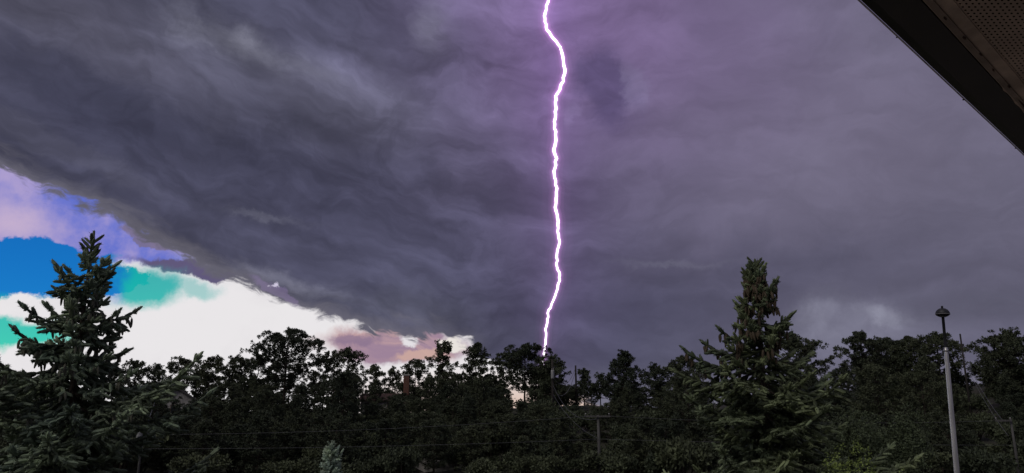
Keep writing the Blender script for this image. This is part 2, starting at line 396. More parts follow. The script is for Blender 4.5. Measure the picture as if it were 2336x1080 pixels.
# perforated panel with true holes
PE, PN, HEe, HEn = .0155, .0078, .0037, .0019
ne, nn = int(1.75 / PE), int(.26 / PN); es0, ns0 = .75, .311 - nn * PN; PIT = PE
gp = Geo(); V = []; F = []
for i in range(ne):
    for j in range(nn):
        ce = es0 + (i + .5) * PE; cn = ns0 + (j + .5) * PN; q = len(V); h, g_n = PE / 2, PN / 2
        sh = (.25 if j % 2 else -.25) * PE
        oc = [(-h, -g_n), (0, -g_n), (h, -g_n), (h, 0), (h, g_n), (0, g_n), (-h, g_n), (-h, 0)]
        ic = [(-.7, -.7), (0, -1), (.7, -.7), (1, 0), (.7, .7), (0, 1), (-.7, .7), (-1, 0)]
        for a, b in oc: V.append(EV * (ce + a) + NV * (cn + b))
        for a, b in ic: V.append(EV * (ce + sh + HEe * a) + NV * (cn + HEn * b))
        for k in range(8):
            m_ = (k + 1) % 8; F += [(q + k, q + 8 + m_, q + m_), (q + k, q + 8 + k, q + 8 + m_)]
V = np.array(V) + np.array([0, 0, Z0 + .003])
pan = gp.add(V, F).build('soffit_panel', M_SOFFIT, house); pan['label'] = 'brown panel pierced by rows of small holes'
g2 = Geo(); eb(g2, E0_, es0, WALL_N, .311, Z0 + .003, Z0 + .006); eb(g2, es0 + ne * PIT, E1_, WALL_N, .311, Z0 + .003, Z0 + .006); eb(g2, es0, es0 + ne * PIT, WALL_N, ns0, Z0 + .0031, Z0 + .006)
g2.build('soffit_panel', M_SOFFIT, house)
g2 = Geo(); eb(g2, E0_, E1_, WALL_N, .309, Z0 + .012, Z0 + .02); g2.build('dark_backing', M_DARK, house)  # near-black sheet painted to stand for the unlit attic behind the holes
g2 = Geo(); ext([(.47, Z0 + .118), (.47, Z0 + .135), (-4.0, Z0 + 1.9), (-4.0, Z0 + 1.86)], E0_ - .3, E1_ + .3, g2); g2.build('roof', M_SHINGLE, house)
g2 = Geo(); eb(g2, E0_ + .3, E1_ - .3, -4.0, WALL_N - .02, -.3, Z0); g2.build('wall', M_WALL, house)
for k in range(22):
    z0 = .0 + k * .195
    gb = Geo(); ext([(WALL_N - .019, z0), (WALL_N, z0), (WALL_N - .008, z0 + .19), (WALL_N - .019, z0 + .19)], E0_ + .3, E1_ - .3, gb); gb.build('siding_board', M_WALL, house)

# unseen timber deck, added in a pale tone to bounce light onto the soffit
bounce_deck = thing('deck', 'unseen pale timber deck added under the eave to bounce light up', 'deck', (0, 0, 0)); ZD = EYE - 1.62
for k in range(18):
    n0 = WALL_N + .02 + k * .145; gb = Geo(); eb(gb, E0_ + .3, E1_ - .3, n0, n0 + .138, ZD - .04, ZD); gb.build('board', M_DECK, bounce_deck)
for e in (-3.0, .5, 4.0, 7.4):
    for n0 in (.4, 1.9):
        gb = Geo(); eb(gb, e, e + .12, n0, n0 + .12, -.2, ZD - .2); gb.build('post', M_DECK, bounce_deck)
    gb = Geo(); eb(gb, e, e + .12, WALL_N + .02, 2.15, ZD - .2, ZD - .041); gb.build('joist', M_DECK, bounce_deck)

# ------------------------------------------------------------------ lightning
bolt = thing('lightning_bolt', 'white lightning bolt with a purple glow striking behind the pine ridge', 'lightning', at(1240, 945, 300))
bp = [(1243, 1010), (1240, 940), (1238, 880), (1240, 822), (1241, 800), (1246, 775), (1244, 752), (1250, 728), (1250, 715), (1258, 695), (1268, 668), (1276, 640), (1275, 622), (1270, 602), (1270, 580), (1277, 552), (1272, 528), (1272, 505),
      (1268, 482), (1267, 455), (1270, 430), (1265, 405), (1265, 384), (1269, 362), (1264, 342), (1269, 308), (1265, 285), (1266, 262), (1268, 240), (1269, 220), (1277, 205), (1284, 186), (1288, 160),
      (1284, 130), (1278, 108), (1262, 88), (1248, 68), (1243, 50), (1244, 30), (1250, 5), (1256, -40), (1246, -110), (1260, -190), (1248, -300), (1270, -420), (1262, -560)]
rb = random.Random(3); bb = []
for i in range(len(bp) - 1):
    for t in (0, .33, .66):
        x = bp[i][0] + (bp[i + 1][0] - bp[i][0]) * t + rb.uniform(-1.6, 1.6); y = bp[i][1] + (bp[i + 1][1] - bp[i][1]) * t
        bb.append((x, y))
bpts = [at(x, y, 300 + 2.0 * math.sin(i * .35)) - bolt.location for i, (x, y) in enumerate(bb)]
wid = [3.1 * (.62 + .38 * ss(900, 300, y)) * rb.uniform(.88, 1.1) * (300 / FPX) for x, y in bb]
def emis(name, c, s, volume=False):
    m_ = bpy.data.materials.new(name); m_.use_nodes = True; t = m_.node_tree; t.nodes.clear(); e = t.nodes.new('ShaderNodeEmission'); e.inputs[0].default_value = (*c, 1); e.inputs[1].default_value = s
    o = t.nodes.new('ShaderNodeOutputMaterial'); t.links.new(e.outputs[0], o.inputs[1 if volume else 0]); return m_
Geo().tube(bpts, wid, 8).build('channel', emis('lightning_core', (1.0, .93, 1.0), 3.0), bolt)
for k, (rpx, lum) in enumerate(((7, .36), (12, .13), (20, .05), (36, .022))):          # nested self-glowing volumes stand in for light scattered about the channel
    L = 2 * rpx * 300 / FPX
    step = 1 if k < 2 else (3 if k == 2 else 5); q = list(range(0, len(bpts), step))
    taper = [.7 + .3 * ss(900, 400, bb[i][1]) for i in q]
    Geo().tube([bpts[i] for i in q], [rpx * 300 / FPX * t for t in taper], 14).build('bolt_halo', emis('lightning_glow_%d' % k, (.72, .27, .80), lum / L, True), bolt)

# ------------------------------------------------------------------ pines
def tufts(g_, C, rng, size, per, up=.35, spread=1.0, shade=None, wide=.19):
    n = len(C)
    d = rng.normal(size=(n, per, 3)); d[..., 2] += up; d = nrm(d)
    s = size * rng.uniform(.7, 1.15, (n, per, 1))
    side = nrm(np.cross(d, rng.normal(size=(n, per, 3)))) * s * wide
    base = C[:, None, :] + d * s * .12 * spread
    tip = C[:, None, :] + d * s
    mid = C[:, None, :] + d * s * .62
    V = np.stack([base, mid + side, tip, mid - side], axis=2).reshape(-1, 3)
    q = np.arange(n * per)[:, None] * 4
    F = np.concatenate([q + np.array([[0, 1, 2]]), q + np.array([[0, 2, 3]])])
    t = np.repeat((rng.uniform(.75, 1.3, n) if shade is None else shade), per * 4)[:, None] * np.array([[1.0, 1.0, 1.0]])
    g_.add(V, F, t)
PROF = {'umbrella': lambda t: max(0, (1 - (2.0 * t - .92) ** 2)) ** .55 * (1 if t > .12 else .75), 'cone': lambda t: (min(1, t / .12)) * (1 - t) ** .62 * .98 + .10 * (1 - t), 'round': lambda t: max(0, 1 - (1.9 * t - .85) ** 2) ** .5,
        'column': lambda t: min(1, t / .15) * (1 - t) ** .4 * .95, 'thin': lambda t: (.55 + .45 * math.sin(t * 17)) * (1 - t) ** .5}
def pine_meshes(H, W, style='round', cb=.35, seed=0, limbs=34, tuft=.30, per=11, dens=1.0):
    rng = np.random.default_rng(seed); tr = Geo(); cr = Geo(); prof = PROF[style]
    lean = rng.uniform(-.03, .03, 2) * H; n = 9; zz = np.linspace(0, 1, n)
    wob = np.cumsum(rng.normal(0, .006 * H, (n, 2)), axis=0)
    tp = np.column_stack([lean[0] * zz ** 2 + wob[:, 0], lean[1] * zz ** 2 + wob[:, 1], -.4 + zz * (H * .97 + .4)])
    r0 = .0145 * H + .03
    tr.tube(tp, r0 * (1 - .9 * zz ** 1.1), 7)
    def trunk_at(h): return np.array([np.interp(h, tp[:, 2], tp[:, k]) for k in range(3)])
    C = []; ga = rng.uniform(0, 6.28)
    for i in range(limbs):
        t = (i + rng.uniform(.1, .9)) / limbs; h = H * (cb + (1 - cb) * t * .97); ga += 2.4 + rng.uniform(-.5, .5)
        L = W * prof(t) * rng.choice([rng.uniform(.45, .75), rng.uniform(.75, 1.1), rng.uniform(1.0, 1.28)]) + .15
        if rng.random() < .12: L *= .55
        o = trunk_at(h); d = np.array([math.cos(ga), math.sin(ga), 0]); s = np.linspace(0, 1, 5)
        fan = {'umbrella': 1.9, 'round': 1.35}.get(style, 1.0); rise = (.12 + .55 * t) * L * rng.uniform(.5, 1.2) * fan; sag = (-.18 * (1 - t)) * L
        h0 = h; h = max(H * cb * .8, h - .55 * (rise + sag)) if fan > 1 else h
        lp = o + d * (s * L)[:, None]; lp[:, 2] += rise * s ** 1.6 + sag * s
        sd = np.array([-d[1], d[0], 0]); lp += sd * (rng.normal(0, .05 * L) * s ** 2)[:, None]
        cut = rng.uniform(-.35, .9) * min(1, W / 1.6)
        dome = lambda q: H - .34 * (np.hypot(q[..., 0] - tp[-1, 0], q[..., 1] - tp[-1, 1]) ** 1.5) / max(W, .5) ** .5 - cut
        lp[:, 2] = np.minimum(lp[:, 2], dome(lp) - .2)
        tr.tube(lp, np.linspace(r0 * .34 * (1 - .6 * t) + .012, .012, 5), 4, cap=False)
        nk = max(3, int(L * 2.35 * dens + 1))
        for k in range(nk):
            u = 1 - (1 - .22) * (k / nk) * rng.uniform(.7, 1.15); u = max(.15, min(1, u))
            b = np.array([np.interp(u, s, lp[:, q]) for q in range(3)])
            off = sd * rng.normal(0, .24) * L * (1.15 - u * .5) + d * rng.uniform(-.05, .12) * L + np.array([0, 0, abs(rng.normal(.18, .16))])
            c = b + off
            c[2] = min(c[2], dome(c))
            if np.linalg.norm(off) > .3: tr.tube([b, b + off * .55 + np.array([0, 0, -.03]), c], [.018, .013, .009], 3, cap=False)
            for _ in range(rng.integers(2, 4)): C.append(c + rng.normal(0, 1, 3) * np.array([.15, .15, .10]))
    top = trunk_at(H * .96)
    for _ in range(6): C.append(top + rng.normal(0, 1, 3) * np.array([.15, .15, .15]))
    tufts(cr, np.array(C), rng, tuft, int(per * 1.25), up=.45, wide=.15)
    return tr.mesh('trunk', M_BARK, True), cr.mesh('crown', M_PINE)
def put_pine(meshes, name, label, group, loc, rz=0, s=(1, 1, 1)):
    t = thing(name, label, 'tree', loc, group, rz); t.scale = s
    link('trunk', meshes[0], t); link('crown', meshes[1], t); return t
# (x px, top y px, half width px, distance, style, crown base share, limbs, label)
SKY = [
 (20, 872, 55, 96, 'round', .25, 30, 'low dark pine beside the grey-green spruce on its open side'),
 (262, 838, 26, 100, 'column', .35, 24, 'small pine just behind the grey-green spruce'),
 (312, 824, 24, 98, 'round', .5, 20, 'thin open pine with a small round head near the grey-green spruce'),
 (362, 836, 30, 102, 'column', .45, 22, 'slender pine above the low gable roof'),
 (410, 817, 32, 96, 'round', .42, 26, 'ragged round-headed pine rising over the low gable roof'),
 (448, 850, 26, 100, 'thin', .3, 22, 'short gappy pine between two taller round-headed pines'),
 (482, 816, 40, 95, 'round', .42, 28, 'round-topped pine against the white cloud bank'),
 (545, 818, 38, 99, 'column', .35, 30, 'pine leaning close to the tall umbrella pine on its cloud-bank side'),
 (588, 806, 44, 97, 'round', .4, 30, 'bushy pine touching the tall umbrella pine'),
 (658, 751, 66, 90, 'umbrella', .36, 52, 'tall umbrella pine with bare trunk and wide crown before white cloud'),
 (742, 808, 30, 98, 'round', .45, 24, 'pine with small round head before mauve clouds'),
 (800, 797, 38, 94, 'umbrella', .5, 28, 'flat-topped pine below the mauve clouds'),
 (860, 836, 28, 101, 'round', .45, 20, 'short pine next to the brick chimney, round and sparse'),
 (898, 838, 24, 103, 'column', .4, 20, 'little pine just behind the brick chimney'),
 (948, 824, 32, 97, 'round', .4, 26, 'rounded pine beside the brick chimney'),
 (1014, 780, 32, 93, 'column', .55, 30, 'tall open pine with bare stem before the bright peach clouds'),
 (1085, 787, 44, 88, 'cone', .22, 48, 'dense cone-shaped pine with a full dark crown'),
 (1150, 812, 34, 96, 'round', .4, 26, 'pine joined to the broad dense pine by the lightning'),
 (1196, 788, 50, 90, 'umbrella', .35, 44, 'broad dense pine beside the foot of the lightning'),
 (1256, 818, 42, 88, 'column', .2, 42, 'dense pine behind the pole with the grey transformer'),
 (1234, 834, 30, 97, 'round', .12, 34, 'low dense pine right under the foot of the lightning'),
 (1296, 884, 26, 93, 'round', .12, 28, 'short pine between the transformer pole and the slim bare pole'),
 (1332, 846, 26, 100, 'thin', .35, 18, 'sparse little pine beside the slim bare utility pole'),
 (1368, 862, 28, 98, 'round', .35, 22, 'low pine between the slim pole and the large conical pine'),
 (1425, 804, 46, 86, 'cone', .15, 50, 'large conical pine standing clear against dark cloud'),
 (1500, 836, 34, 95, 'round', .4, 26, 'gappy pine next to the large conical pine'),
 (1566, 817, 42, 94, 'umbrella', .5, 30, 'open flat-topped pine near the green spruce'),
 (1815, 769, 62, 80, 'umbrella', .5, 36, 'flat-topped pine half hidden by the green spruce'),
 (1962, 761, 46, 82, 'umbrella', .5, 36, 'open pine with a spreading top behind the deciduous bush'),
 (2018, 772, 46, 86, 'round', .35, 38, 'thick round pine between two open spreading pines'),
 (2070, 768, 44, 84, 'round', .35, 36, 'dense dark pine beside the lamp post'),
 (2132, 764, 52, 80, 'umbrella', .48, 38, 'open spreading pine right behind the lamp head'),
 (2182, 850, 26, 84, 'round', .25, 24, 'smaller pine at the foot of the leaning bare pole'),
 (2294, 758, 74, 74, 'round', .22, 66, 'massive dome-shaped dark pine beyond the leaning bare pole'),
]
GP = 'pines along the ridge'
for i, (px, py, hw, d, st, cb, lm, lab) in enumerate(SKY):
    top = at(px, py, d); gz = ground_z(top.x, d); H = top.z - gz; W = hw * d / FPX
    put_pine(pine_meshes(H, W, st, cb * .72, 100 + i, int(lm * 1.15), .31, 20), 'pine_tree', lab, GP, (top.x, d, gz))
# forest filling the slope below the skyline
VAR = [pine_meshes(8.0, w, s, c, 500 + k, l, .32, 17) for k, (w, s, c, l) in enumerate(((2.2, 'round', .10, 46), (2.0, 'cone', .04, 50), (2.3, 'umbrella', .2, 44), (1.8, 'column', .08, 44), (2.5, 'round', .03, 52), (2.1, 'cone', .06, 48), (1.7, 'thin', .10, 40), (2.3, 'column', .03, 52)))]
rf = random.Random(77)
FG = 'pines crowding the dark hillside'
LM = [(20, 'the spruce by the blue sky'), (312, 'the thin open pine'), (400, 'the gable-roofed cabin'), (482, 'the round-topped pine'), (588, 'the bushy pine'), (658, 'the tall umbrella pine'), (742, 'the pine before mauve clouds'), (800, 'the flat-topped pine'), (928, 'the brick chimney'),
      (1014, 'the tall open pine'), (1085, 'the dense cone-shaped pine'), (1196, 'the foot of the lightning'), (1260, 'the transformer pole'), (1313, 'the slim bare pole'), (1425, 'the large conical pine'), (1500, 'the gappy pine'), (1566, 'the open flat-topped pine'), (1722, 'the green spruce'), (1815, 'the half-hidden pine'),
      (1962, 'the spreading open pine'), (2050, 'the dense dark pine'), (2150, 'the lamp post'), (2215, 'the bare pole'), (2294, 'the massive dome-shaped pine')]
def landmark(px): return min(LM, key=lambda a: abs(a[0] - px))[1]
def band(d): return 'at the slope foot' if d < 60 else 'midway upslope' if d < 80 else 'high upslope'
KIND = ['rounded', 'cone-shaped', 'flat-topped', 'narrow', 'broad low-branched', 'pointed', 'thin gappy', 'thick columnar']
placed = []
def skyline(px):
    xs_ = [(a[0], a[1]) for a in SKY]; return min(abs(px - a) * 1.2 + b for a, b in xs_)
count = 0; tries = 0
while count < 290 and tries < 12000:
    tries += 1
    d = rf.choice((rf.uniform(48, 60), rf.uniform(52, 75), rf.uniform(70, 100), rf.uniform(88, 106))); px = rf.uniform(-60, 2400)
    x = at(px, 960, d).x
    if any((x - a) ** 2 + (d - b) ** 2 < 2.0 ** 2 for a, b in placed): continue
    gz = ground_z(x, d)
    ty = rf.uniform(848, 985) if px < 1850 else rf.uniform(805, 985)
    if d < 60: ty = rf.uniform(940, 1030)
    H = at(px, ty, d).z - gz
    if H < 2.2 or H > 9.5: continue
    if 1272 < px < 1385 and ty < 945 and d < 78: continue
    if 2195 < px < 2300 and ty < 985 and d < 68: continue
    if 885 < px < 945 and d < 92 and ty < 882: continue
    if 1345 < px < 1385 and d < 62: continue
    if ty < skyline(px) + 22: continue
    vi = rf.randrange(len(VAR)); v = VAR[vi]; k = H / 8.0; w = max(k, .55) * rf.uniform(.85, 1.2)
    put_pine(v, 'pine_tree', ('small ' if H < 4 else 'tall ' if H > 7 else '') + KIND[vi] + ' pine ' + band(d) + ' downhill of ' + landmark(px), FG, (x, d, gz), rf.uniform(0, 6.28), (w, w, k))
    placed.append((x, d)); count += 1

# bare snag by the green spruce
ps = at(1602, 842, 88); sg = thing('dead_tree', 'bare grey dead snag beside the open flat-topped pine', 'tree', (ps.x, 88, ground_z(ps.x, 88))); Hs = ps.z - sg.location.z; rg = random.Random(12)
Geo().tube([(0, 0, -.3), (.05, 0, Hs * .5), (0, .05, Hs)], [.10, .07, .02], 6).build('trunk', M_GREYPOLE, sg, True)
for k in range(13):
    a, h, L = rg.uniform(0, 6.28), Hs * rg.uniform(.62, .97), rg.uniform(.5, 1.5); d_ = Vector((math.cos(a), math.sin(a), rg.uniform(.2, .9))).normalized(); o_ = Vector((0, 0, h)); e_ = o_ + d_ * L
    b_ = Geo().tube([o_, o_.lerp(e_, .5) + Vector((0, 0, -.06)), e_], [.035, .026, .012], 4); f_ = o_.lerp(e_, .55); b_.tube([f_, f_ + Vector((rg.uniform(-.5, .5), rg.uniform(-.5, .5), .45))], [.02, .01], 4); b_.build('bare_limb', M_GREYPOLE, sg)

# ------------------------------------------------------------------ shrubs and small broadleaf bushes
def bush_mesh(seed, n=420, leaf=.10, h=1.0, w=1.0, lobes=7, mt=M_SHRUB, per=6):
    rng = np.random.default_rng(seed); st = Geo(); lf = Geo(); C = []
    for k in range(lobes):
        a = rng.uniform(0, 6.28); r = w * math.sqrt(rng.random()) * .75; c = np.array([r * math.cos(a), r * math.sin(a), h * rng.uniform(.45, .88)])
        st.tube([(0, 0, -.1), c * np.array([.45, .45, .5]), c], [.03, .02, .01], 4, cap=False)
        q = nrm(rng.normal(size=(n // lobes, 3))) * (rng.random((n // lobes, 1)) ** .45) * np.array([.36 * w, .36 * w, .26 * h]) + c
        C.append(q)
    C = np.concatenate(C); C[:, 2] = np.maximum(C[:, 2], .05)
    tufts(lf, C, rng, leaf, per, up=.5, spread=2.0)
    return st.mesh('stem', M_BARK), lf.mesh('foliage', mt)
SV = [bush_mesh(900 + k, 520, .17, 1.0, 1.0, 8) for k in range(5)]
rs = random.Random(8); shr = []; SK = ['small round', 'mid-sized round', 'wide round', 'small upright', 'mid-sized upright', 'large upright']
tries = 0
while len(shr) < 230 and tries < 5000:
    tries += 1
    d = rs.choice((rs.uniform(44, 58), rs.uniform(46, 84))); px = rs.uniform(-40, 2380); x = at(px, 960, d).x
    if any((x - a) ** 2 + (d - b) ** 2 < 1.5 ** 2 for a, b in shr): continue
    s = rs.uniform(.8, 1.7); hh = rs.uniform(.9, 1.5); sz = (0 if s < 1.1 else 1 if s < 1.4 else 2) + (3 if hh > 1.2 else 0)
    shr.append((x, d)); t = thing('shrub', SK[sz] + ' dark shrub ' + band(d) + ' downhill of ' + landmark(px), 'shrub', (x, d, ground_z(x, d)), 'shrubs under the hillside pines', rs.uniform(0, 6.28))
    t.scale = (s * 1.1, s * 1.1, s * hh); v = rs.choice(SV)
    link('stem', v[0], t); link('foliage', v[1], t)
def leafy(px, py, d, h, w, seed, lab, mt, leaf, n, lobes):
    top = at(px, py, d); t = thing('bush', lab, 'bush', (top.x, d, 0)); H = top.z
    m_ = bush_mesh(seed, n, leaf, H * .93, w, lobes, mt, 5); link('stem', m_[0], t); link('foliage', m_[1], t)
leafy(1945, 1028, 11.0, 0, .62, 31, 'yellow-green leafy bush in front of the green spruce', M_LIME, .05, 4200, 16)
leafy(2040, 1056, 11.6, 0, .25, 32, 'small yellow-green bush top beside the larger yellow-green bush', M_LIME, .05, 1200, 8)
leafy(1985, 930, 27.0, 0, 1.75, 33, 'dull green broadleaf tree between the green spruce and the lamp post', mat('dull_leaf', (.085, .105, .052), .7, attr=True, scale=1), .13, 4200, 24)

# ------------------------------------------------------------------ spruces
def shoot_template(rng, sides=5, needles=22):
    prof = [(.55, 0.0), (1.0, .18), (1.0, .62), (.72, .9)]
    a = np.arange(sides) * 2 * math.pi / sides
    V = [(r * math.cos(t) * rng.uniform(.85, 1.15), r * math.sin(t) * rng.uniform(.85, 1.15), z) for r, z in prof for t in a]; F = []
    for i in range(len(prof) - 1):
        for j in range(sides):
            k = (j + 1) % sides; F += [(i * sides + j, i * sides + k, (i + 1) * sides + k), (i * sides + j, (i + 1) * sides + k, (i + 1) * sides + j)]
    V.append((0, 0, 1.04)); q = len(V) - 1
    for j in range(sides): F.append(((len(prof) - 1) * sides + j, (len(prof) - 1) * sides + (j + 1) % sides, q))
    for _ in range(needles):
        t = rng.uniform(0, 6.283); z = rng.uniform(.02, .95); q = len(V); r = .8; w = .22
        V += [(r * math.cos(t - w), r * math.sin(t - w), z), (r * math.cos(t + w), r * math.sin(t + w), z), (1.85 * math.cos(t), 1.85 * math.sin(t), z + .13)]
        F.append((q, q + 1, q + 2))
    return np.array(V), np.array(F)
_r = np.random.default_rng(5)
SHOOTS = [shoot_template(_r) for _ in range(4)]
def emit_shoots(g_, L, rng, rad):
    for k in range(4):
        S = L[k::4]
        if not S: continue
        P = np.array([s[0] for s in S]); D = nrm(np.array([s[1] for s in S])); ln = np.array([s[2] for s in S]); tn = np.array([s[3] for s in S])
        U = nrm(np.cross(D, rng.normal(size=D.shape))); W = np.cross(D, U); V, F = SHOOTS[k]
        rr = rad * rng.uniform(.85, 1.2, len(S)) * np.clip(ln / .13, .6, 1.15)
        A = P[:, None, :] + (U[:, None, :] * V[None, :, 0:1] + W[:, None, :] * V[None, :, 1:2]) * rr[:, None, None] + D[:, None, :] * V[None, :, 2:3] * ln[:, None, None]
        FF = F[None] + (np.arange(len(S)) * len(V))[:, None, None]
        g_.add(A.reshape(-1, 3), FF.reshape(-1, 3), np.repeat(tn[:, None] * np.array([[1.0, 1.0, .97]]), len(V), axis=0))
cv = [(.0, 0), (.34, -.04), (.9, -.2), (1.0, -.42), (.86, -.7), (.5, -.92), (.0, -1.0)]
def cone_mesh(name, m_): return Geo().lathe(cv, 6).mesh(name, m_, True)
CONE = {'g': cone_mesh('cone', M_CONE_G), 'b': cone_mesh('cone', M_CONE_B)}
def spruce(label, base, H, prof, seed, mt, cone=None, ncone=0, cdepth=(.3, 2.4), seg=.135, rad=.019, lead=(.3, 4), step0=.13, vis=99.0, gap=.1):
    rng = np.random.default_rng(seed); root = thing('spruce_tree', label, 'tree', base)
    dp, rp = zip(*prof)
    n = 10; zz = np.linspace(0, 1, n); wob = np.cumsum(rng.normal(0, .006, (n, 2)), axis=0) * (1 - zz)[:, None]
    tp = np.column_stack([wob[:, 0], wob[:, 1], zz * H]); tp[0, 2] = -.2
    Geo().tube(tp, (.019 * H) * (1 - zz) + .008, 8).build('trunk', M_TWIG, root, True)
    spots = []
    def branch(o, a, L, el, depth):
        g_ = Geo(); S = []; n_ = max(4, int(L / .12)); s = np.linspace(0, 1, n_ + 1)
        d0 = np.array([math.cos(a), math.sin(a), 0]); sd = np.array([-d0[1], d0[0], 0])
        bend = rng.normal(0, .10)
        curl = rng.uniform(.10, .30)
        sp = o + d0 * (s * L * math.cos(el))[:, None] + sd * (bend * L * s ** 2)[:, None]
        sp[:, 2] += s * L * math.sin(el) - .10 * L * np.sin(s * math.pi) + curl * L * s ** 3 * .8
        g_.tube(sp, np.linspace(.008 + .009 * L, .004, n_ + 1), 5, cap=False)
        tone0 = rng.uniform(.75, 1.2)
        def twig(p, d, l, lev):
            m_ = max(1, int(round(l / seg))); ds = l / m_; d = nrm(d)
            for q in range(m_):
                last = q == m_ - 1
                S.append((p, d, ds * 1.08, tone0 * rng.uniform(.75, 1.15) * (1.9 if last else .55)))  # new growth and a lit look lighten tips; inner shade put into tone
                p = p + d * ds; d = nrm(d + np.array([0, 0, .07]) + rng.normal(0, .05, 3))
                if lev < 2 and (m_ > 1 or rng.random() < .6):
                    for sg in (-1, 1):
                        if rng.random() < .12: continue
                        c = nrm(np.cross(d, [0, 0, 1.0])) * sg
                        dd = nrm(d * .75 + c * rng.uniform(.6, 1.0) + np.array([0, 0, rng.uniform(-.35, .3)]))
                        S.append((p - d * ds * .15, dd, seg * rng.uniform(.7, 1.1), tone0 * rng.uniform(.55, 1.7)))
            return p
        for i in range(n_):
            u = s[i + 1]
            if u < .18 and L > .5: continue
            d = sp[i + 1] - sp[i]
            S.append((sp[i], d, np.linalg.norm(d) * 1.1, tone0 * rng.uniform(.5, .8)))  # main axis darkened in its tone for the shade inside the crown
            tl = min(.42, .5 * (1 - u) * L + .09)
            for sg in (-1, 1):
                if rng.random() < .12: continue
                dd = nrm(nrm(d) * .72 + sd * sg * rng.uniform(.55, 1.0) + np.array([0, 0, rng.uniform(-.45, .12) - .5 * min(1, depth / 1.5) * rng.random()]))
                e = twig(sp[i + 1], dd, tl * rng.uniform(.7, 1.2), 1 if tl > .2 else 2)
                if rng.random() < .6: spots.append((e - dd * .04, depth))
            if rng.random() < .5: S.append((sp[i + 1], nrm(nrm(d) * .6 + np.array([0, 0, rng.choice([-.9, .6])]) + rng.normal(0, .2, 3)), seg * rng.uniform(.7, 1.0), tone0))
        e = sp[-1]; d = sp[-1] - sp[-2]
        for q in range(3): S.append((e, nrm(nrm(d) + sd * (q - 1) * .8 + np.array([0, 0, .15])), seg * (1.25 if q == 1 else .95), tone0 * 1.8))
        spots.append((e - d * .3, depth)); spots.append((sp[-2], depth))
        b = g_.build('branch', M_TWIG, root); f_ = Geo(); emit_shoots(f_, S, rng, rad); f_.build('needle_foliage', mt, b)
    # leader with its candles
    S = []; top = np.array([0, 0, H])
    nl = int(lead[0] / .12) + 1
    for q in range(nl + 1):
        p = np.array([0, 0, H - lead[0] + q * lead[0] / (nl + .0) - .1]); S.append((p, np.array([.03, 0, 1.0]), .16, .8))
    for w_i in range(lead[1]):
        h = H - lead[0] * (.30 + .70 * w_i / lead[1]); a0_ = rng.uniform(0, 6.28); m_ = 3 + w_i // 2
        for q in range(m_):
            a = a0_ + q * 6.283 / m_ + rng.uniform(-.3, .3)
            S.append((np.array([0, 0, h + rng.uniform(-.03, .03)]), np.array([math.cos(a), math.sin(a), rng.uniform(.75, 1.25)]), seg * rng.uniform(1.25, 1.6) * (1 + .25 * w_i / lead[1]), rng.uniform(.7, 1.0)))
    f_ = Geo(); emit_shoots(f_, S, rng, rad * .95); f_.build('leader', mt, root)
    depth = lead[0]; a = rng.uniform(0, 6.28); st = step0
    while depth < H - .25:
        nb_ = (4 if depth < 1.2 else 6) if depth < vis else 4
        for k in range(nb_):
            a += 2.4 + rng.uniform(-.35, .35); dd = depth + rng.uniform(-.5, .5) * st
            L = float(np.interp(dd, dp, rp)) * (rng.uniform(.95, 1.2) if rng.random() < .3 else rng.uniform(.42, .75))
            if rng.random() < gap: L *= rng.choice([.55, 1.18])
            L = max(.12, L); f = min(1, dd / 2.2)
            el = R(36) * (1 - f) ** 1.6 + R(-10) * f + rng.normal(0, .10)
            c = np.array([np.interp(H - dd, tp[:, 2], tp[:, 0]), np.interp(H - dd, tp[:, 2], tp[:, 1]), H - dd - L * math.sin(el) * .5])
            if dd < 3.6 or rng.random() < .8: branch(c, a, L, el, dd)
        depth += st; st = min(.30, st * 1.06)
    if cone:
        cand = [p for p, d in spots if cdepth[0] < d < cdepth[1]]; w = np.array([1.0 / (.5 + .6 * d) for p, d in spots if cdepth[0] < d < cdepth[1]])
        idx = rng.choice(len(cand), min(ncone, len(cand)), replace=False, p=w / w.sum())
        for i in idx:
            for _ in range(rng.integers(1, 4)):
                o = link('cone', CONE[cone], root, cand[i] + rng.normal(0, .03, 3) * np.array([1, 1, .4]) + np.array([0, 0, -.01])); r_ = rng.uniform(.019, .025); o.scale = (r_, r_, rng.uniform(.12, .165)); o.rotation_euler = (rng.normal(0, .16), rng.normal(0, .16), 0)
    return root
dl = 12.0; tl_ = at(213, 534, dl)
spruce('large grey-green spruce laden with cones against the blue and white sky', (tl_.x, dl, 0), tl_.z, [(0, .02), (.4, .14), (.6, .46), (.9, .40), (1.2, .50), (1.4, .80), (1.8, .86), (2.1, 1.15), (2.5, 1.7), (4.5, 2.1), (7, 2.2)], 21, M_SPR_L, 'g', 120, (.9, 2.6), lead=(.56, 4), vis=4.2, seg=.155, rad=.023)
dr = 13.0; tr_ = at(1722, 598, dr)
spruce('large green spruce hung with brown cones against dark cloud', (tr_.x, dr, 0), tr_.z, [(0, .02), (.3, .16), (.6, .30), (1.0, .5), (1.3, .5), (1.6, 1.0), (2.1, 1.3), (2.7, 1.55), (3.4, 1.95), (4.5, 2.3), (7, 2.4)], 52, M_SPR_R, 'b', 190, (.15, 1.75), lead=(.26, 2), vis=4.0, seg=.15, rad=.023)
dsm = 16.0; ts_ = at(757, 1012, dsm)
spruce('small pale blue-green spruce tip below the forested slope', (ts_.x, dsm, 0), ts_.z, [(0, .02), (.2, .10), (.5, .28), (.8, .42), (1.5, .65), (3, 1.0)], 63, M_SPR_S, None, 0, seg=.10, rad=.020, lead=(.22, 3), step0=.12, vis=1.0)

